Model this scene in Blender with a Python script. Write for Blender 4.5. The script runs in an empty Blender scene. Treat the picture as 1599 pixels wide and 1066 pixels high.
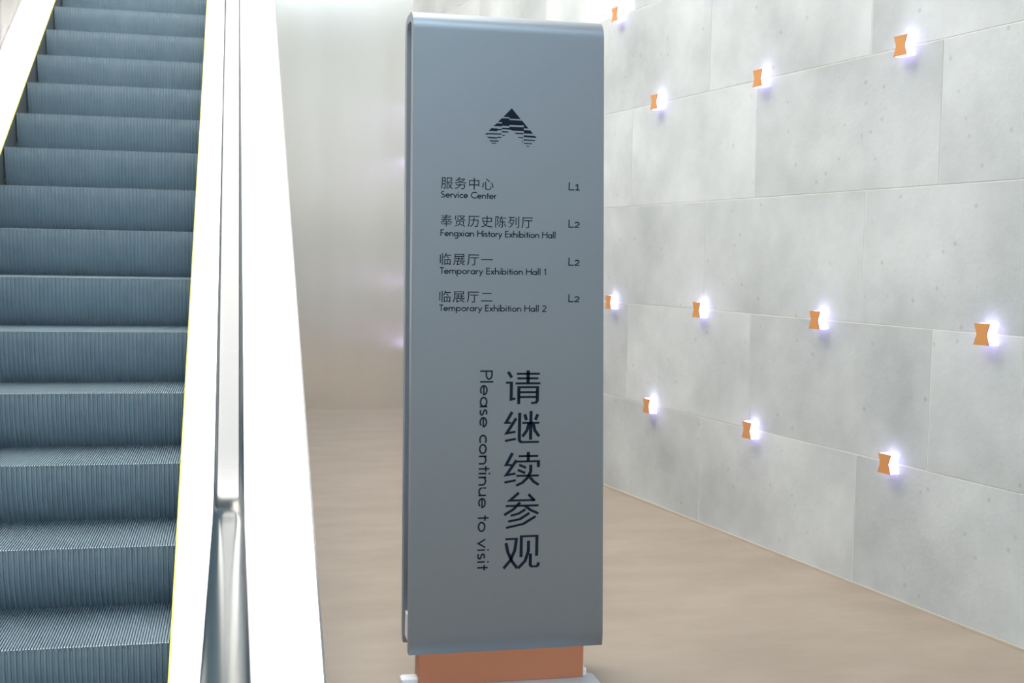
import bpy, math, random
from math import sin, cos, pi, radians, tan
from mathutils import Vector, Matrix

random.seed(7)
scn = bpy.context.scene
col = scn.collection

# ------------------------------------------------------------------ camera, light, exposure
F_PX = 1912.0
YAW, PITCH, ROLL = radians(12.82), radians(-3.844), radians(1.025)
CAM = Vector((0, 0, 1.6))
fw = Vector((sin(YAW) * cos(PITCH), cos(YAW) * cos(PITCH), sin(PITCH)))
rt0 = Vector((cos(YAW), -sin(YAW), 0))
up0 = rt0.cross(fw)
rt = cos(ROLL) * rt0 + sin(ROLL) * up0
up = -sin(ROLL) * rt0 + cos(ROLL) * up0
cd = bpy.data.cameras.new('camera')
cam = bpy.data.objects.new('camera', cd)
col.objects.link(cam)
cam.matrix_world = Matrix(((rt.x, up.x, -fw.x, CAM.x), (rt.y, up.y, -fw.y, CAM.y), (rt.z, up.z, -fw.z, CAM.z), (0, 0, 0, 1)))
cd.sensor_width = 36.0
cd.lens = 36.0 * F_PX / 1599.0
cd.clip_start = 0.05
cd.clip_end = 200
cd.dof.use_dof = True
cd.dof.focus_distance = 4.45
cd.dof.aperture_fstop = 4.0
scn.camera = cam

world = bpy.data.worlds.new('world')
scn.world = world
world.use_nodes = True
bg = world.node_tree.nodes['Background']
bg.inputs[0].default_value = (0.8, 0.85, 0.9, 1)
bg.inputs[1].default_value = 0.05

vs = scn.view_settings
vs.view_transform = 'Standard'
vs.look = 'None'
vs.exposure = 0.1
vs.gamma = 1.0
vs.use_curve_mapping = False
CEIL_L = 6.5      # luminance of the luminous ceiling panels
COOL_L = 6.0       # cool skylight panel over the entrance side
WALLLAMP_L = 4.0

# ------------------------------------------------------------------ materials
def new_mat(name):
    m = bpy.data.materials.new(name)
    m.use_nodes = True
    nt = m.node_tree
    return m, nt, nt.nodes['Principled BSDF']

def mat(name, color, rough=0.5, metal=0.0, coat=0.0, spec=0.5):
    m, nt, b = new_mat(name)
    b.inputs['Base Color'].default_value = (*color, 1)
    b.inputs['Roughness'].default_value = rough
    b.inputs['Metallic'].default_value = metal
    b.inputs['Coat Weight'].default_value = coat
    b.inputs['Coat Roughness'].default_value = 0.05
    b.inputs['Specular IOR Level'].default_value = spec
    return m

def emit(name, color, strength):
    m, nt, b = new_mat(name)
    b.inputs['Base Color'].default_value = (0.8, 0.8, 0.8, 1)
    b.inputs['Emission Color'].default_value = (*color, 1)
    b.inputs['Emission Strength'].default_value = strength
    return m

def noise_mat(name, c1, c2, scale, rough, metal=0.0, stretch=(1, 1, 1), detail=4, bump=0.0, bscale=None, lo=0.35, hi=0.65, rand=0.0, coord='Object', coat=0.0):
    """two colours mixed by noise, with fine relief"""
    m, nt, b = new_mat(name)
    N, L = nt.nodes, nt.links
    tc = N.new('ShaderNodeTexCoord')
    mp = N.new('ShaderNodeMapping')
    mp.inputs['Scale'].default_value = stretch
    L.new(tc.outputs[coord], mp.inputs['Vector'])
    src = mp.outputs[0]
    oi = None
    if rand:
        oi = N.new('ShaderNodeObjectInfo')
        ad = N.new('ShaderNodeVectorMath'); ad.operation = 'MULTIPLY_ADD'
        cb = N.new('ShaderNodeCombineXYZ')
        for i in range(3): L.new(oi.outputs['Random'], cb.inputs[i])
        ad.inputs[1].default_value = (37, 23, 51)
        L.new(cb.outputs[0], ad.inputs[0]); L.new(src, ad.inputs[2])
        src = ad.outputs[0]
    no = N.new('ShaderNodeTexNoise')
    no.inputs['Scale'].default_value = scale
    no.inputs['Detail'].default_value = detail
    no.inputs['Roughness'].default_value = 0.6
    L.new(src, no.inputs['Vector'])
    cr = N.new('ShaderNodeValToRGB')
    cr.color_ramp.elements[0].position = lo
    cr.color_ramp.elements[1].position = hi
    cr.color_ramp.elements[0].color = (*c1, 1)
    cr.color_ramp.elements[1].color = (*c2, 1)
    L.new(no.outputs['Fac'], cr.inputs[0])
    out = cr.outputs[0]
    if rand:
        hs = N.new('ShaderNodeHueSaturation')
        mr = N.new('ShaderNodeMapRange')
        mr.inputs['To Min'].default_value = 1 - rand
        mr.inputs['To Max'].default_value = 1 + rand
        L.new(oi.outputs['Random'], mr.inputs['Value'])
        L.new(mr.outputs[0], hs.inputs['Value']); L.new(out, hs.inputs['Color'])
        out = hs.outputs[0]
    L.new(out, b.inputs['Base Color'])
    b.inputs['Roughness'].default_value = rough
    b.inputs['Metallic'].default_value = metal
    b.inputs['Coat Weight'].default_value = coat
    if bump:
        n2 = N.new('ShaderNodeTexNoise')
        n2.inputs['Scale'].default_value = bscale or scale * 8
        n2.inputs['Detail'].default_value = 5
        L.new(src, n2.inputs['Vector'])
        bp = N.new('ShaderNodeBump')
        bp.inputs['Strength'].default_value = bump
        bp.inputs['Distance'].default_value = 0.004
        L.new(n2.outputs['Fac'], bp.inputs['Height'])
        L.new(bp.outputs[0], b.inputs['Normal'])
    return m

def concrete_mat():
    m = noise_mat('concrete', (0.37, 0.39, 0.395), (0.63, 0.655, 0.66), 1.1, 0.75, detail=12, bump=0.25, bscale=40, lo=0.3, hi=0.7, rand=0.035)
    nt = m.node_tree; N, L = nt.nodes, nt.links
    b = N['Principled BSDF']
    src = b.inputs['Base Color'].links[0].from_socket
    # small blow holes and stains
    tc = N.new('ShaderNodeTexCoord')
    vo = N.new('ShaderNodeTexVoronoi'); vo.inputs['Scale'].default_value = 9.0
    oi = N.new('ShaderNodeObjectInfo')
    av = N.new('ShaderNodeVectorMath'); av.operation = 'ADD'
    L.new(tc.outputs['Object'], av.inputs[0]); L.new(oi.outputs['Location'], av.inputs[1])
    L.new(av.outputs[0], vo.inputs['Vector'])
    cr = N.new('ShaderNodeValToRGB')
    cr.color_ramp.elements[0].position = 0.05; cr.color_ramp.elements[0].color = (0.62, 0.62, 0.62, 1)
    cr.color_ramp.elements[1].position = 0.13; cr.color_ramp.elements[1].color = (1, 1, 1, 1)
    L.new(vo.outputs['Distance'], cr.inputs[0])
    mx = N.new('ShaderNodeMix'); mx.data_type = 'RGBA'; mx.blend_type = 'MULTIPLY'
    mx.inputs[0].default_value = 0.55
    L.new(src, mx.inputs[6]); L.new(cr.outputs[0], mx.inputs[7])
    L.new(mx.outputs[2], b.inputs['Base Color'])
    return m

def brushed_mat():
    """brushed steel of the far wall; the grain stretches reflections sideways"""
    m = noise_mat('brushed_steel', (0.86, 0.815, 0.745), (0.92, 0.88, 0.82), 3.0, 0.25, metal=1.0, stretch=(1, 1, 0.15), detail=5)
    nt = m.node_tree; N, L = nt.nodes, nt.links
    b = N['Principled BSDF']
    b.inputs['Anisotropic'].default_value = 0.88
    tg = N.new('ShaderNodeTangent'); tg.direction_type = 'UV_MAP'
    L.new(tg.outputs[0], b.inputs['Tangent'])
    return m

def glass_mat():
    m = bpy.data.materials.new('balustrade_glass'); m.use_nodes = True
    nt = m.node_tree; N, L = nt.nodes, nt.links
    N.remove(N['Principled BSDF'])
    out = N['Material Output']
    tr = N.new('ShaderNodeBsdfTransparent'); tr.inputs[0].default_value = (0.93, 0.96, 0.95, 1)
    gl = N.new('ShaderNodeBsdfGlossy'); gl.inputs['Roughness'].default_value = 0.02
    fr = N.new('ShaderNodeFresnel'); fr.inputs[0].default_value = 1.45
    mx = N.new('ShaderNodeMixShader')
    L.new(fr.outputs[0], mx.inputs[0]); L.new(tr.outputs[0], mx.inputs[1]); L.new(gl.outputs[0], mx.inputs[2])
    L.new(mx.outputs[0], out.inputs[0])
    return m

M = {}
M['floor'] = noise_mat('floor_stone', (0.28, 0.223, 0.172), (0.335, 0.272, 0.215), 2.0, 0.42, stretch=(0.8, 1.6, 1), detail=7, bump=0.05, bscale=60)
M['concrete'] = concrete_mat()
M['mortar'] = mat('joint_mortar', (0.70, 0.68, 0.645), 0.8)
M['trim'] = mat('trim_stone', (0.46, 0.40, 0.33), 0.5)
M['steel_wall'] = brushed_mat()
M['ceiling'] = mat('ceiling_paint', (0.33, 0.34, 0.36), 0.8)
M['plain_wall'] = mat('plaster_white', (0.88, 0.88, 0.87), 0.7)
M['deck'] = mat('deck_steel', (0.86, 0.86, 0.85), 0.38, metal=1.0)
M['cladding'] = mat('cladding_white', (0.78, 0.78, 0.78), 0.4)
M['step'] = noise_mat('step_aluminium', (0.26, 0.345, 0.40), (0.30, 0.385, 0.44), 12, 0.45, metal=0.35)
M['skirt'] = mat('skirt_dark', (0.10, 0.12, 0.13), 0.5, metal=0.3)
M['yellow'] = mat('edge_yellow', (0.85, 0.80, 0.10), 0.5)
M['handrail'] = mat('handrail_rubber', (0.03, 0.046, 0.055), 0.13, spec=1.0)
M['glass'] = glass_mat()
M['sign_metal'] = noise_mat('sign_aluminium', (0.295, 0.335, 0.375), (0.32, 0.36, 0.40), 900, 0.45, metal=0.93, detail=2)
M['sign_edge'] = mat('sign_edge', (0.92, 0.93, 0.95), 0.4)
M['sign_core'] = mat('sign_core', (0.50, 0.50, 0.56), 0.5)
M['copper'] = noise_mat('terracotta_paint', (0.56, 0.20, 0.10), (0.60, 0.225, 0.115), 700, 0.45, detail=2)
M['base_grey'] = mat('base_grey', (0.50, 0.53, 0.57), 0.45, metal=0.3)
M['print'] = mat('print_dark', (0.012, 0.020, 0.034), 0.8, spec=0.1)
M['lamp_plate'] = mat('lamp_plate_copper', (0.62, 0.27, 0.085), 0.45)
M['lamp_glow'] = emit('lamp_glow', (0.58, 0.50, 1.0), WALLLAMP_L)
M['ceil_glow'] = emit('ceiling_glow', (1.0, 0.975, 0.93), CEIL_L)
M['cool_glow'] = emit('skylight_glow', (0.70, 0.87, 1.0), COOL_L)
M['housing'] = mat('housing_white', (0.7, 0.7, 0.7), 0.5)

# ------------------------------------------------------------------ helpers
def tag(o, label=None, cat=None, group=None, kind=None):
    if label: o['label'] = label
    if cat: o['category'] = cat
    if group: o['group'] = group
    if kind: o['kind'] = kind
    return o

def empty(name, loc, rz=0.0):
    o = bpy.data.objects.new(name, None)
    o.location = loc
    o.rotation_euler = (0, 0, rz)
    o.empty_display_size = 0.1
    col.objects.link(o)
    return o

class MB:
    def __init__(self, origin=(0, 0, 0)):
        self.v, self.f, self.o = [], [], Vector(origin)
    def add(self, vs_, fs_):
        n = len(self.v)
        self.v += [tuple(Vector(p) - self.o) for p in vs_]
        self.f += [tuple(i + n for i in f) for f in fs_]
        return self
    def box(self, x0, x1, y0, y1, z0, z1):
        return self.add([(x0, y0, z0), (x1, y0, z0), (x1, y1, z0), (x0, y1, z0), (x0, y0, z1), (x1, y0, z1), (x1, y1, z1), (x0, y1, z1)],
                        [(3, 2, 1, 0), (4, 5, 6, 7), (0, 1, 5, 4), (1, 2, 6, 5), (2, 3, 7, 6), (3, 0, 4, 7)])
    def loft(self, rings, closed=True, caps=True):
        n = len(rings[0]); vs_ = [p for r in rings for p in r]; fs_ = []
        m = n if closed else n - 1
        for i in range(len(rings) - 1):
            for j in range(m):
                k = (j + 1) % n
                fs_.append((i * n + j, i * n + k, (i + 1) * n + k, (i + 1) * n + j))
        if caps and closed:
            fs_.append(tuple(range(n - 1, -1, -1)))
            fs_.append(tuple((len(rings) - 1) * n + j for j in range(n)))
        return self.add(vs_, fs_)
    def build(self, name, material, parent=None, smooth=False, bevel=0.0, recalc=True):
        me = bpy.data.meshes.new(name)
        me.from_pydata(self.v, [], self.f)
        if recalc:
            import bmesh
            bm = bmesh.new(); bm.from_mesh(me)
            bmesh.ops.recalc_face_normals(bm, faces=bm.faces)
            if bevel:
                bmesh.ops.bevel(bm, geom=list(bm.edges), offset=bevel, segments=2, affect='EDGES', profile=0.5)
            bm.to_mesh(me); bm.free()
        me.materials.append(M[material])
        if smooth:
            for p in me.polygons: p.use_smooth = True
            me.set_sharp_from_angle(angle=radians(40))
        o = bpy.data.objects.new(name, me)
        o.parent = parent
        col.objects.link(o)
        return o

# ------------------------------------------------------------------ the room
WY = radians(-9.62)
DW = Vector((sin(WY), cos(WY), 0))
NW = Vector((cos(WY), -sin(WY), 0))
WD = 3.924
RH = 0.657
PL = 1.49
BACK_Y = 12.83
ROOM_H = 7.9
S_END = (BACK_Y - NW.y * WD) / DW.y
CORNER = NW * WD + DW * S_END
FRONT_Y = -6.0
S_BEG = (FRONT_Y - NW.y * WD) / DW.y
CORNER_F = NW * WD + DW * S_BEG
LEFT_X = -4.6

b = MB()
b.add([(LEFT_X - .2, FRONT_Y - .2, 0), (CORNER_F.x + .3, FRONT_Y - .2, 0), (CORNER.x + .3, BACK_Y + 3.4, 0), (LEFT_X - .2, BACK_Y + 3.4, 0),
       (LEFT_X - .2, FRONT_Y - .2, -.1), (CORNER_F.x + .3, FRONT_Y - .2, -.1), (CORNER.x + .3, BACK_Y + 3.4, -.1), (LEFT_X - .2, BACK_Y + 3.4, -.1)],
      [(0, 1, 2, 3), (7, 6, 5, 4), (0, 4, 5, 1), (1, 5, 6, 2), (2, 6, 7, 3), (3, 7, 4, 0)])
tag(b.build('floor', 'floor'), 'polished beige stone floor of the museum hall', kind='structure')

wr = MB().box(S_BEG - .2, S_END + .3, -0.20, -0.0012, 0, ROOM_H).build('wall_right', 'mortar')
wr.location = NW * WD
WALL_ROT = math.atan2(DW.y, DW.x)
wr.rotation_euler = (0, 0, WALL_ROT)
tag(wr, 'grey wall of large concrete panels', kind='structure')

G = 0.0035
panel_mesh = {}
def panel(s0, s1, z0, z1):
    w, h = round(s1 - s0, 3), round(z1 - z0, 3)
    if (w, h) not in panel_mesh:
        o = MB().box(-w / 2 + G, w / 2 - G, -0.0014, 0.0, -h / 2 + G, h / 2 - G).build('concrete_panel', 'concrete', None)
        panel_mesh[(w, h)] = o.data
    else:
        o = bpy.data.objects.new('concrete_panel', panel_mesh[(w, h)])
        col.objects.link(o)
    o.parent = wr
    o.location = ((s0 + s1) / 2, random.uniform(0, 0.0008), (z0 + z1) / 2)
nrow = int(ROOM_H / RH) + 1
for r in range(nrow):
    z0, z1 = r * RH, min((r + 1) * RH, ROOM_H)
    if z1 - z0 < .05: continue
    off = 4.45 if r % 2 else 4.96
    s = off - PL * 8
    while s < S_END:
        a, c = max(s, S_BEG), min(s + PL, S_END)
        if c - a > .03: panel(a, c, z0, z1)
        s += PL

tr = MB().box(S_BEG, S_END, 0.0010, 0.012, 0, 0.013).build('baseboard_right', 'trim')
tr.location = wr.location; tr.rotation_euler = wr.rotation_euler
tag(tr, 'low pale stone strip along the foot of the concrete wall', kind='structure')

# far wall of brushed steel, with a UV map for the grain direction
me = bpy.data.meshes.new('wall_back')
X0, X1 = 0.33, CORNER.x + .05
me.from_pydata([(X0, BACK_Y, 0), (X1, BACK_Y, 0), (X1, BACK_Y, ROOM_H), (X0, BACK_Y, ROOM_H), (X0, BACK_Y + .15, 0), (X1, BACK_Y + .15, 0), (X1, BACK_Y + .15, ROOM_H), (X0, BACK_Y + .15, ROOM_H)], [],
               [(0, 1, 2, 3), (5, 4, 7, 6), (1, 5, 6, 2), (4, 0, 3, 7), (3, 2, 6, 7), (4, 5, 1, 0)])
uv = me.uv_layers.new(name='UVMap')
for lp in me.loops:
    v = me.vertices[lp.vertex_index].co
    uv.data[lp.index].uv = (v.x, v.z)
me.materials.append(M['steel_wall'])
wb = bpy.data.objects.new('wall_back', me); col.objects.link(wb)
tag(wb, 'brushed steel wall at the far end of the hall', kind='structure')

tag(MB().box(LEFT_X - .2, X0, BACK_Y + 3.2, BACK_Y + 3.4, 0, ROOM_H).build('wall_upper', 'plain_wall'), 'plain wall behind the upper landing', kind='structure')
tag(MB().box(LEFT_X - .2, LEFT_X, FRONT_Y - .2, BACK_Y + 3.4, 0, ROOM_H).build('wall_left', 'plain_wall'), 'plain white wall beyond the escalator', kind='structure')
tag(MB().box(LEFT_X - .2, CORNER_F.x + .3, FRONT_Y - .2, FRONT_Y, 0, ROOM_H).build('wall_front', 'plain_wall'), 'plain wall opposite the sign', kind='structure')
tag(MB().box(LEFT_X - .2, CORNER_F.x + .6, FRONT_Y - .2, BACK_Y + 3.4, ROOM_H, ROOM_H + .1).build('ceiling', 'ceiling'), 'grey painted ceiling', kind='structure')
tag(MB().box(LEFT_X, X0, BACK_Y + .35, BACK_Y + 3.2, 4.95, 5.05).build('floor_upper', 'floor'), 'upper floor at the head of the escalator', kind='structure')

# ceiling lights
def ceiling_light(name, x, y, w, l, label, glow='ceil_glow'):
    e = empty(name + '_offscreen', (x, y, ROOM_H))
    h = MB()
    t = .05
    h.box(-w/2 - t, w/2 + t, -l/2 - t, -l/2, -.10, 0).box(-w/2 - t, w/2 + t, l/2, l/2 + t, -.10, 0)
    h.box(-w/2 - t, -w/2, -l/2, l/2, -.10, 0).box(w/2, w/2 + t, -l/2, l/2, -.10, 0)
    h.build('frame', 'housing', e, recalc=False)
    MB().box(-w/2, w/2, -l/2, l/2, -.07, -.05).build(name + '_diffuser_offscreen', glow, e)
    tag(e, label, 'ceiling light')
ceiling_light('ceiling_light', -0.8, 8.0, 5.0, 8.6, 'broad luminous ceiling panel above the escalator')

ceiling_light('skylight', 0.2, -1.5, 4.0, 5.0, 'wide cool skylight panel over the entrance side of the hall', 'cool_glow')
# ------------------------------------------------------------------ wall lights
lamp_proto = None
def lamp_meshes():
    hw, ww, hh, dp = .045, .028, .046, .052
    def outline(k, y):
        return [(-hw * k, y, -hh * k), (hw * k, y, -hh * k), (ww * k, y, 0), (hw * k, y, hh * k), (-hw * k, y, hh * k), (-ww * k, y, 0)]
    a = MB().loft([outline(1.0, 0.002), outline(1.0, dp)]).build('diffuser', 'lamp_glow', None, bevel=.002)
    p = MB().loft([outline(1.02, dp), outline(1.02, dp + .006)]).build('front_plate', 'lamp_plate', None, bevel=.001)
    return a, p
def wall_lamp(s, row):
    global lamp_proto
    ordn = {1: 'first', 2: 'second', 4: 'fourth', 5: 'fifth'}[row]
    P = NW * WD + DW * s
    e = empty('wall_light', (P.x, P.y, row * RH), WALL_ROT)
    if lamp_proto is None:
        a, p = lamp_meshes(); lamp_proto = (a.data, p.data)
        a.parent = e; p.parent = e
    else:
        for nm, d in zip(('diffuser', 'front_plate'), lamp_proto):
            o = bpy.data.objects.new(nm, d); o.parent = e; col.objects.link(o)
    tag(e, 'copper hourglass wall light with glowing sides on the %s joint above the floor' % ordn, 'wall light', 'wall lights on the %s joint of the concrete wall' % ordn)
for row in (1, 2, 4, 5):
    base = 4.68 if row in (1, 4) else 4.085
    for j in range(2 if row == 5 else 0, 7):
        s = base + 1.18 * j
        if s < S_END - .15: wall_lamp(s, row)

# ------------------------------------------------------------------ escalator
TP, TAN, Y0, Z0 = 0.40, tan(radians(30)), 4.095, 0.323
XL, XR = -1.250, -0.198
XC = (XL + XR) / 2
def nose(y): return Z0 + (y - Y0) * TAN
TOP_Z = 4.95
def softmax(a, b_, r):            # rounded corner between two straight lines
    d = a - b_
    if d > r: return a
    if d < -r: return b_
    return b_ + (d + r) ** 2 / (4 * r)
def run_z(y, low, dz, top, r=.16):
    return -softmax(-softmax(nose(y) + dz, low, r), -top, r)
ESC = (XC, 3.2, 0)
esc = empty('escalator', ESC)
tag(esc, 'escalator with dark ribbed steps and bright steel decks rising beside the sign', 'escalator')
EO = Vector(ESC)

# one step: ribbed riser plus body, and its ribbed tread as sub-part, origin at the nosing middle
W = XR - XL - .008
def step_meshes():
    rise = TP * TAN
    pitch = .018; n = int(W / pitch); x0 = -n * pitch / 2
    prof = []
    for i in range(n):
        x = x0 + i * pitch
        prof += [(x, .006), (x + .002, 0), (x + .0095, 0), (x + .0115, .006)]
    prof.append((x0 + n * pitch, .006))
    prof = [(-W / 2, .006)] + prof + [(W / 2, .006)]
    rings = []
    for k in range(8):
        t = k / 7
        z = -.0015 - t * (rise + .01)
        yy = .085 * t * t
        rings.append([(x, yy + d, z) for x, d in prof])
    rb = MB().loft(rings, closed=False)
    # sides and back of the body
    rb.box(-W / 2, W / 2, .095, TP + .08, -.06, -.012)
    riser = rb.build('step', 'step', None, recalc=False)
    p2 = .009; n2 = int(W / p2); x0 = -n2 * p2 / 2
    tp = [(-W / 2, -.010)]
    for i in range(n2):
        x = x0 + i * p2
        tp += [(x, -.010), (x + .001, 0), (x + .0045, 0), (x + .0055, -.010)]
    tp.append((W / 2, -.010))
    tb = MB().loft([[(x, .004, z - .002) for x, z in tp], [(x, .010, z) for x, z in tp], [(x, TP + .088, z) for x, z in tp]], closed=False)
    tread = tb.build('tread', 'step', None, recalc=False)
    return riser, tread
sr, st = step_meshes()
first = True
for k in range(-2, 21):
    y = Y0 + k * TP
    z = max(nose(y), .012)
    z = min(z, TOP_Z)
    if first:
        o, t = sr, st; first = False
    else:
        o = sr.copy(); col.objects.link(o)
        t = st.copy(); col.objects.link(t)
    o.parent = esc; o.location = Vector((XC, y, z)) - EO
    t.parent = o

def frange(a, b_, n): return [a + (b_ - a) * i / n for i in range(n + 1)]
YS = frange(1.55, 3.2, 4) + frange(3.3, 4.0, 14) + frange(4.3, 11.6, 10) + frange(11.7, 12.6, 14) + [13.15]
def sweep(name, prof, material, sub=None, low=.06, ys=YS, smooth=False):
    """profile of (X, height above the nosing line) swept along the escalator"""
    m = MB(EO)
    rings = [[(x, y, run_z(y, low + dz, dz + 0.0, TOP_Z + dz + .06)) for x, dz in prof] for y in ys]
    m.loft(rings)
    return m.build(name, material, sub or esc, smooth=smooth)

def side(sgn):
    """sgn +1: the side by the sign, -1: the far side"""
    xs = XR if sgn > 0 else XL
    def X(d): return xs + sgn * d
    P_ = lambda pts: [(X(d), h) for d, h in pts]
    e = .045 if sgn > 0 else .004
    sk = sweep('skirt_panel', P_([(0, -.20), (.012, -.20), (.012, e), (0, e)]), 'skirt', low=.0)
    sweep('edge_strip', P_([(-.002, e), (.004, e), (.004, e + .006), (-.002, e + .006)]), 'yellow', low=.0)
    sweep('inner_deck', P_([(.004, e + .006), (.005, e), (.165, e + .010), (.165, e + .04), (.15, e + .04)]), 'deck', low=.0)
    sweep('outer_deck', P_([(.205, .085), (.205, .050), (.478, .020), (.488, .028), (.488, .058), (.480, .066)]), 'deck', low=.0)
    sweep('glass_holder', P_([(.165, .02), (.205, .02), (.205, .095), (.195, .10), (.175, .10), (.165, .095)]), 'deck', low=.0)
    # cladding down to the floor
    m = MB(EO); rings = []
    for y in YS:
        zt = run_z(y, .045, .045, TOP_Z + .1)
        zb = 0.0
        rings.append([(X(.462), y, zb), (X(.470), y, zb), (X(.470), y, zt), (X(.462), y, zt)])
    cl = m.loft(rings).build('cladding', 'cladding', esc)
    # glass panels
    GX = X(.185)
    yb = [1.62, 3.0, 4.1, 5.5, 6.9, 8.3, 9.7, 11.1, 12.5]
    for a, c in zip(yb[:-1], yb[1:]):
        ys = [v for v in sorted(set([a + .004, c - .004] + [q for q in YS if a < q < c]))]
        m = MB(EO)
        rings = [[(GX - .005, y, run_z(y, .10, .10, TOP_Z + .16)), (GX + .005, y, run_z(y, .10, .10, TOP_Z + .16)),
                  (GX + .005, y, run_z(y, .845, .835, TOP_Z + .9)), (GX - .005, y, run_z(y, .845, .835, TOP_Z + .9))] for y in ys]
        m.loft(rings).build('glass_panel', 'glass', esc)
    # handrail: along the top, round the newel and back below
    path = [Vector((GX, y, run_z(y, .87, .86, TOP_Z + .92, .12))) for y in ([12.6] + [q for q in reversed(YS) if 1.6 < q < 12.5])]
    R = .29; cy, cz = 1.5, .87 - R
    for i in range(0, 17):
        a = pi / 2 + pi * i / 16
        path.append(Vector((GX, cy + R * cos(a), cz + R * sin(a))))
    path.append(Vector((GX, 2.2, cz - R)))
    prof = []
    for i in range(24):
        a = 2 * pi * i / 24
        cx_, sx_ = cos(a), sin(a)
        prof.append((.044 * math.copysign(abs(cx_) ** .55, cx_), .021 * math.copysign(abs(sx_) ** .55, sx_)))
    rings = []
    for i, p in enumerate(path):
        t = (path[min(i + 1, len(path) - 1)] - path[max(i - 1, 0)]).normalized()
        nrm = Vector((1, 0, 0)).cross(t) * -1
        rings.append([p + Vector((u, 0, 0)) + nrm * v for u, v in prof])
    MB(EO).loft(rings).build('handrail', 'handrail', esc, smooth=True)
    # newel base
    MB(EO).box(GX - .06, GX + .06, 1.45, 1.62, 0.0, .12).build('newel_base', 'deck', esc, bevel=.008)
    return cl, X
cl, X = side(1)
side(-1)
MB(EO).box(XL - .42, XR + .42, 1.55, 3.30, 0.0, .010).build('landing_plate', 'base_grey', esc)
MB(EO).box(XL + .01, XR - .01, 3.30, 3.40, 0.0, .016).build('comb', 'yellow', esc)

# ------------------------------------------------------------------ directory sign
SY = 4.383
SIGN = (0.99, 4.49, 0)
sign = empty('directory_sign', SIGN)
tag(sign, 'tall grey metal directory sign on a terracotta foot, printed in Chinese and English', 'sign')
SO = Vector(SIGN)
ZT, ZB, DEP, TH = 2.480, 0.137, 0.215, 0.050
def xl(z): return .618 + (ZT - z) / (ZT - ZB) * .013
def xr(z): return 1.323 + (ZT - z) / (ZT - ZB) * .050
def shell_profile():
    """section (Y, Z) of the shell: front and back skin joined over the top, open below"""
    ya, yb, r, ry, rz = SY, SY + DEP, .066, .024, .085
    p = []
    for q in range(9):                                  # foot of the front skin curls under
        a = radians(240 - 60 * q / 8)
        p.append((ya + ry + ry * cos(a), ZB + rz * .866 + rz * sin(a)))
    for q in range(9):
        a = radians(180 - 90 * q / 8)
        p.append((ya + r + r * cos(a), ZT - r + r * sin(a)))
    for q in range(9):
        a = radians(90 - 90 * q / 8)
        p.append((yb - r + r * cos(a), ZT - r + r * sin(a)))
    for q in range(9):
        a = radians(-60 * q / 8)
        p.append((yb - ry + ry * cos(a), ZB + rz * .866 + rz * sin(a)))
    p.append((yb - TH, ZB)); p.append((yb - TH, ZT - .05))
    p.append((yb - TH - .02, ZT - .03)); p.append((ya + TH + .02, ZT - .03))
    p.append((ya + TH, ZT - .05)); p.append((ya + TH, ZB))
    return p
prof_s = shell_profile()
ei = .005
MB(SO).loft([[(xl(z) + ei, y, z) for y, z in prof_s], [(xr(z) - ei, y, z) for y, z in prof_s]], caps=False).build('shell', 'sign_metal', sign, smooth=True)
for sd, fx in ((-1, xl), (1, xr)):
    eb = (MB(SO).loft([[(fx(z), y, z) for y, z in prof_s], [(fx(z) - sd * ei, y, z) for y, z in prof_s]]).build('edge_band', 'sign_metal', sign))
core = MB(SO)
core.add([(xl(.27) + .02, SY + TH - .005, .27), (xr(.27) - .02, SY + TH - .005, .27), (xr(.27) - .02, SY + DEP - TH + .005, .27), (xl(.27) + .02, SY + DEP - TH + .005, .27),
          (xl(2.44) + .02, SY + TH - .005, 2.44), (xr(2.44) - .02, SY + TH - .005, 2.44), (xr(2.44) - .02, SY + DEP - TH + .005, 2.44), (xl(2.44) + .02, SY + DEP - TH + .005, 2.44)],
         [(3, 2, 1, 0), (4, 5, 6, 7), (0, 1, 5, 4), (1, 2, 6, 5), (2, 3, 7, 6), (3, 0, 4, 7)])
core.build('core', 'sign_core', sign)
for xa, xb in ((xl(.2) + .006, xl(.2) + .07), (xr(.2) - .07, xr(.2) - .006)):
    cp = MB(SO).box(xa, xb, SY + TH - .004, SY + DEP - TH + .004, .165, .262).build('end_cap', 'sign_edge', sign, bevel=.002)
MB(SO).box(xl(.2) + .0045, xl(.2) + .007, SY + TH + .006, SY + TH + .014, .215, .235).build('bolt_slot', 'print', cp)
MB(SO).box(.669, 1.301, SY + .012, SY + .11, .016, .20).build('foot', 'copper', sign, bevel=.002)
pb = MB(SO)
def slab(x0, x1, y0, y1, z0, z1, r):
    pts = []
    for cx, cy, a0 in ((x1 - r, y1 - r, 0), (x0 + r, y1 - r, 90), (x0 + r, y0 + r, 180), (x1 - r, y0 + r, 270)):
        for i in range(7):
            a = radians(a0 + 15 * i)
            pts.append((cx + r * cos(a), cy + r * sin(a)))
    return [[(x, y, z0) for x, y in pts], [(x, y, z1 - .004) for x, y in pts], [(x + (.004 if x < (x0+x1)/2 else -.004), y + (.004 if y < (y0+y1)/2 else -.004), z1) for x, y in pts]]
MB(SO).loft(slab(.605, 1.352, SY - .20, SY + .06, 0, .016, .02)).build('base_plate', 'base_grey', sign)
MB(SO).loft(slab(.607, 1.322, SY + .030, SY + .085, .016, .042, .012)).build('plinth_bar', 'sign_edge', sign)

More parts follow.
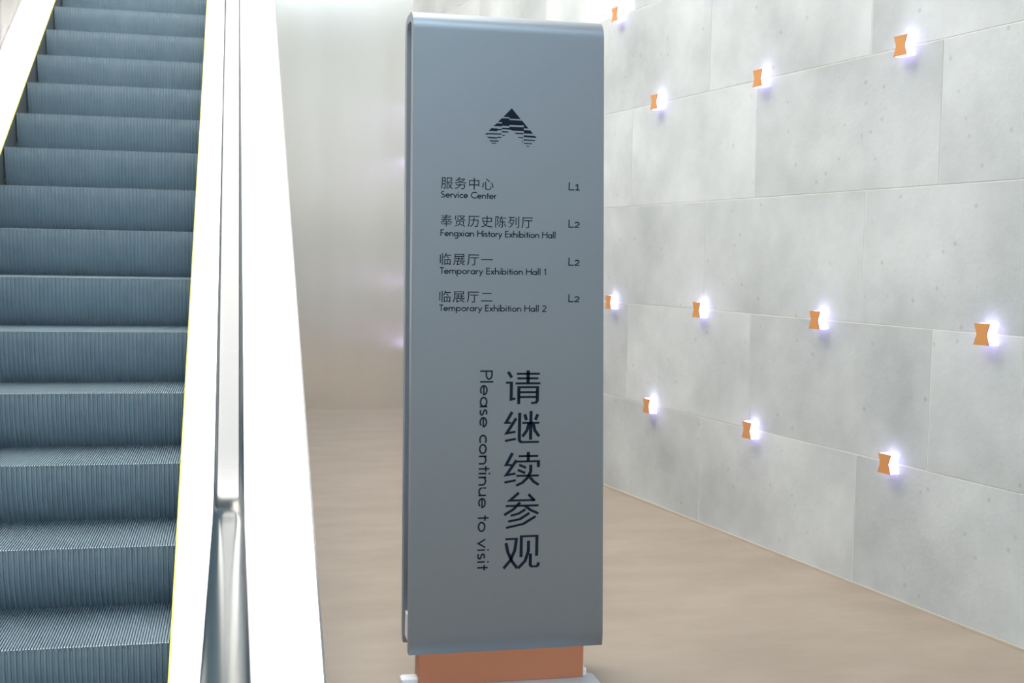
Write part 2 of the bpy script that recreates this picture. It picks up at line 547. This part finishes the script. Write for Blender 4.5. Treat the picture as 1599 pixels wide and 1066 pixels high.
# ---- print on the sign: strokes in face coordinates (X, Z)
PY = SY - .0006
def ribbon(m, pts, w, w2=None, cap=True):
    """flat ribbon along a polyline; w2 is the width of level runs"""
    pts = [Vector(p) for p in pts]
    cl_ = (pts[0] - pts[-1]).length < 1e-6 and len(pts) > 3
    if cl_: pts = pts[:-1]
    k = len(pts)
    def wid(d):
        if w2 is None: return w
        return w2 + (w - w2) * abs(d.y)
    L_, R_ = [], []
    for i in range(k):
        d0 = (pts[i] - pts[i - 1]).normalized() if (i > 0 or cl_) else None
        d1 = (pts[(i + 1) % k] - pts[i]).normalized() if (i < k - 1 or cl_) else None
        if d0 is None: d0 = d1
        if d1 is None: d1 = d0
        n0, n1 = Vector((-d0.y, d0.x)), Vector((-d1.y, d1.x))
        h0, h1 = wid(d0) / 2, wid(d1) / 2
        # intersection of the two offset lines
        cr = d0.x * d1.y - d0.y * d1.x
        off = []
        for sg in (1, -1):
            a, c = pts[i] + n0 * h0 * sg, pts[i] + n1 * h1 * sg
            if abs(cr) < .02: off.append((a + c) / 2)
            else:
                t = ((c - a).x * d1.y - (c - a).y * d1.x) / cr
                q = a + d0 * t
                if (q - pts[i]).length > 2.5 * max(h0, h1): q = pts[i] + (q - pts[i]).normalized() * 2.5 * max(h0, h1)
                off.append(q)
        L_.append(off[0]); R_.append(off[1])
    vs_ = [(p.x, PY, p.y) for p in L_] + [(p.x, PY, p.y) for p in R_]
    fs_ = [(i, (i + 1) % k, k + (i + 1) % k, k + i) for i in range(k if cl_ else k - 1)]
    m.add(vs_, fs_)

def poly(m, pts):
    m.add([(x, PY, z) for x, z in pts], [tuple(range(len(pts)))])

def finish_print(m, name):
    """give the print a film's thickness"""
    k = len(m.v)
    o = m.build(name, 'print', sign, recalc=False)
    return o

# geometric sans, cap height 1, stroke centre lines
XH = .62
def arc(cx, cy, rx, ry, a0, a1, n=None):
    n = n or max(6, int(abs(a1 - a0) / 15))
    return [(cx + rx * cos(radians(a0 + (a1 - a0) * i / n)), cy + ry * sin(radians(a0 + (a1 - a0) * i / n))) for i in range(n + 1)]
ring = lambda: arc(.31, .31, .25, .25, 0, 360, 24)
GL = {
 'a': (.70, [ring(), [(.57, 0), (.57, .62)]]),
 'b': (.70, [[(.06, 0), (.06, 1.06)], arc(.33, .31, .25, .25, 0, 360, 24)]),
 'c': (.52, [arc(.31, .31, .25, .25, 48, 312, 20)]),
 'e': (.66, [[(.08, .31)] + arc(.31, .31, .25, .25, 0, 318, 22)]),
 'g': (.70, [ring(), [(.57, .62), (.57, -.08)] + arc(.33, -.10, .24, .20, 0, -140, 10)]),
 'h': (.60, [[(.06, 0), (.06, 1.06)], [(.06, .30)] + arc(.27, .35, .21, .21, 180, 0, 12) + [(.48, 0)]]),
 'i': (.24, [[(.08, 0), (.08, .62)], [(.08, .80), (.08, .93)]]),
 'l': (.24, [[(.08, 0), (.08, 1.06)]]),
 'm': (.92, [[(.06, 0), (.06, .62)], [(.06, .30)] + arc(.24, .38, .18, .18, 180, 0, 12) + [(.42, 0)], [(.42, .30)] + arc(.60, .38, .18, .18, 180, 0, 12) + [(.78, 0)]]),
 'n': (.60, [[(.06, 0), (.06, .62)], [(.06, .30)] + arc(.27, .35, .21, .21, 180, 0, 12) + [(.48, 0)]]),
 'o': (.66, [ring()]),
 'p': (.70, [[(.06, -.34), (.06, .62)], arc(.33, .31, .25, .25, 0, 360, 24)]),
 'r': (.38, [[(.06, 0), (.06, .62)], [(.06, .34)] + arc(.25, .36, .19, .20, 180, 70, 8)]),
 's': (.44, [arc(.21, .445, .14, .125, 40, 260, 12) + arc(.19, .18, .15, .125, 80, -145, 12)]),
 't': (.36, [[(.17, 0), (.17, .86)], [(.02, .57), (.33, .57)]]),
 'u': (.60, [[(.06, .62), (.06, .27)] + arc(.27, .27, .21, .21, 180, 360, 12) + [(.48, .62)], [(.48, .62), (.48, 0)]]),
 'v': (.56, [[(.03, .62), (.26, .06), (.49, .62)]]),
 'x': (.54, [[(.04, 0), (.46, .62)], [(.04, .62), (.46, 0)]]),
 'y': (.56, [[(.03, .62), (.27, .06)], [(.50, .62), (.12, -.32)]]),
 'S': (.62, [arc(.29, .72, .19, .215, 35, 262, 14) + arc(.27, .28, .22, .22, 80, -150, 14)]),
 'C': (.82, [arc(.50, .50, .44, .44, 48, 312, 22)]),
 'E': (.58, [[(.50, .94), (.08, .94), (.08, .06), (.50, .06)], [(.08, .52), (.48, .52)]]),
 'F': (.56, [[(.48, .94), (.08, .94), (.08, 0)], [(.08, .50), (.46, .50)]]),
 'H': (.80, [[(.08, 0), (.08, 1)], [(.70, 0), (.70, 1)], [(.08, .54), (.70, .54)]]),
 'T': (.54, [[(.0, .94), (.54, .94)], [(.27, .94), (.27, 0)]]),
 'P': (.60, [[(.08, 0), (.08, .94), (.28, .94)] + arc(.30, .715, .225, .225, 90, -90, 12) + [(.08, .49)]]),
 'L': (.56, [[(.08, 1), (.08, .06), (.52, .06)]]),
 '1': (.40, [[(.06, .80), (.22, .93), (.22, 0)]]),
 '2': (.62, [arc(.29, .70, .22, .24, 165, -20, 14) + [(.10, .06), (.56, .06)]]),
 'I': (.44, [[(.04, .62), (.22, .72), (.22, .06)], [(.03, .06), (.41, .06)]]),      # small figure one with a foot
 'Z': (.56, [arc(.27, .50, .19, .19, 165, -25, 12) + [(.08, .06), (.50, .06)]]),      # small figure two
 ' ': (.34, []),
}
def latin(name, text, x, z, cap, width, turn=False, weight=.115):
    tot = sum(GL[c][0] for c in text)
    sx = width / (tot * cap)
    m = MB(SO); pen = 0
    for ch in text:
        adv, strokes = GL[ch]
        for s in strokes:
            if turn: pts = [(x + v * cap, z - (pen + u) * cap * sx) for u, v in s]
            else: pts = [(x + (pen + u) * cap * sx, z + v * cap) for u, v in s]
            ribbon(m, pts, weight * cap)
        pen += adv
    return finish_print(m, name)

def han(name, text, x, z_bot, height, width):
    """Chinese line from the built-in font, turned to a mesh and fitted to its place"""
    cu = bpy.data.curves.new('han', 'FONT')
    cu.body = text
    cu.size = 1.0
    cu.space_character = 1.15
    cu.resolution_u = 3
    tmp = bpy.data.objects.new('han', cu); col.objects.link(tmp)
    dg = bpy.context.evaluated_depsgraph_get(); dg.update()
    me_ = bpy.data.meshes.new_from_object(tmp.evaluated_get(dg))
    col.objects.unlink(tmp); bpy.data.objects.remove(tmp)
    xs = [v.co.x for v in me_.vertices]; ys = [v.co.y for v in me_.vertices]
    mnx, mxx = min(xs), max(xs)
    mny, mxy = -.075, .835
    m = MB(SO)
    m.add([(x + (v.co.x - mnx) / (mxx - mnx) * width, PY, z_bot + (v.co.y - mny) / (mxy - mny) * height) for v in me_.vertices],
          [tuple(p.vertices) for p in me_.polygons])
    return finish_print(m, name)

LX = .7245
rows = [  # han, latin, floor, z of han foot, z of latin baseline, han width, latin width
    ('服务中心', 'Service Center', 'LI', 1.849, 1.817, .194, .207, 1.857),
    ('奉贤历史陈列厅', 'Fengxian History Exhibition Hall', 'LZ', 1.714, 1.679, .343, .433, 1.720),
    ('临展厅一', 'Temporary Exhibition Hall 1', 'LZ', 1.575, 1.543, .196, .400, 1.580),
    ('临展厅二', 'Temporary Exhibition Hall 2', 'LZ', 1.440, 1.408, .197, .402, 1.445)]
for h_, l_, f_, zh, zl, wh, wl, zf in rows:
    han('chinese_lettering', h_, LX, zh, .042, wh)
    latin('english_lettering', l_, LX, zl, .0235, wl, weight=.15)
    latin('floor_number', f_, 1.199 + (1.86 - zf) * .02, zf, .029, .046, weight=.15)
vt = 'Please continue to visit'
vw = .749 / sum(GL[c][0] for c in vt)
pen = 0
for wd in vt.split():
    ww_ = sum(GL[c][0] for c in wd)
    latin('vertical_english_word', wd, .880, 1.194 - pen * vw, .047, ww_ * vw, turn=True, weight=.125)
    pen += ww_ + GL[' '][0]

# the five large characters, drawn stroke by stroke on a 0..1 square (x right, y down)
BIG = {
 '请': [[(.06, .04), (.17, .21)], [(.0, .36), (.16, .36), (.16, .86), (.28, .83)], [(.31, .10), (.98, .10)], [(.33, .235), (.94, .235)], [(.28, .385), (1, .385)], [(.64, .0), (.64, .38)],
        [(.38, 1.0), (.38, .50), (.92, .50), (.92, .90), (.88, .96), (.74, .97)], [(.38, .645), (.92, .645)], [(.38, .79), (.92, .79)]],
 '继': [[(.20, .02), (.02, .36), (.17, .36)], [(.32, .22), (.05, .68), (.31, .64)], [(.0, .92), (.32, .86)], [(.42, .05), (.42, .90), (.47, .965), (1, .965)],
        [(.57, .10), (.62, .28)], [(.95, .10), (.88, .28)], [(.50, .37), (1, .37)], [(.75, 0), (.75, .89)], [(.70, .38), (.64, .60), (.51, .79)], [(.82, .38), (.87, .60), (1, .79)]],
 '续': [[(.22, .02), (.04, .38), (.20, .38)], [(.34, .24), (.05, .68), (.32, .64)], [(.0, .90), (.33, .84)], [(.40, .12), (.97, .12)], [(.68, 0), (.68, .28)], [(.35, .28), (.98, .28), (.98, .46)],
        [(.42, .38), (.62, .47)], [(.38, .53), (.60, .63)], [(.34, .71), (1, .71)], [(.76, .38), (.76, .58), (.68, .76), (.52, .92), (.34, 1.0)], [(.74, .76), (.86, .90), (1, .99)]],
 '参': [[(.42, .0), (.16, .22), (.90, .22)], [(.70, .05), (.88, .24)], [(.04, .375), (1, .375)], [(.46, .28), (.26, .48), (.0, .63)], [(.60, .375), (.76, .50), (1, .61)],
        [(.62, .48), (.42, .60), (.19, .655)], [(.74, .59), (.46, .76), (.12, .82)], [(.92, .69), (.56, .90), (.06, 1.0)]],
 '观': [[(.04, .10), (.36, .10), (.32, .44), (.20, .74), (.0, .99)], [(.06, .22), (.12, .50), (.24, .78), (.40, 1.0)], [(.50, .66), (.50, .03), (.95, .03), (.95, .64)],
        [(.71, .17), (.71, .48), (.62, .78), (.42, 1.0)], [(.77, .56), (.77, .92), (.82, .96), (.95, .96), (1.0, .92), (1.0, .84)]],
}
for ch, (x0, zt, x1, zb) in zip('请继续参观', [(.977, 1.191, 1.108, 1.066), (.977, 1.040, 1.107, .920), (.978, .887, 1.109, .762), (.979, .735, 1.110, .604), (.980, .574, 1.113, .450)]):
    m = MB(SO)
    for s in BIG[ch]:
        ribbon(m, [(x0 + u * (x1 - x0), zt - v * (zt - zb)) for u, v in s], .0120, .0078)
    finish_print(m, 'large_chinese_character')

# roof-shaped emblem
LG = [
 [(700, 228), (870, 412), (662, 412), (662, 386), (545, 386)],
 [(515, 410), (662, 410), (662, 545), (525, 540), (525, 482), (445, 482)],
 [(662, 437), (895, 437), (1020, 572), (930, 572), (930, 520), (662, 520)],
 [(430, 502), (525, 502), (525, 555), (365, 555)],
 [(525, 578), (662, 575), (662, 605), (525, 600)],
 [(662, 552), (930, 552), (930, 620), (720, 620), (662, 604)],
 [(930, 602), (1052, 602), (1105, 662), (930, 662)],
 [(328, 592), (440, 592), (440, 640), (280, 640)], [(440, 597), (525, 597), (525, 618), (440, 626)],
 [(525, 633), (652, 640), (640, 657), (525, 657)],
 [(750, 655), (925, 655), (925, 677), (785, 677)],
 [(930, 693), (1140, 697), (1177, 732), (930, 726)],
 [(240, 682), (520, 678), (520, 697), (440, 698), (285, 702), (215, 711)],
 [(528, 703), (585, 705), (570, 720), (540, 720)],
 [(820, 727), (925, 732), (925, 748), (840, 744)],
 [(930, 763), (1150, 771), (1140, 791), (930, 786)],
 [(238, 743), (440, 751), (436, 772), (288, 770)], [(440, 740), (522, 741), (515, 757), (440, 759)],
 [(893, 796), (925, 796), (920, 813), (905, 813)],
 [(930, 828), (1095, 829), (1080, 846), (940, 844)],
 [(293, 806), (470, 804), (463, 823), (310, 826)], [(333, 848), (432, 849), (420, 861), (345, 861)],
 [(983, 879), (1042, 881), (1035, 894), (990, 893)]]
m = MB(SO)
for p in LG: poly(m, [(.981 + (u - 700) * .0002007, 2.146 - (v - 228) * .0002045) for u, v in p])
finish_print(m, 'emblem')
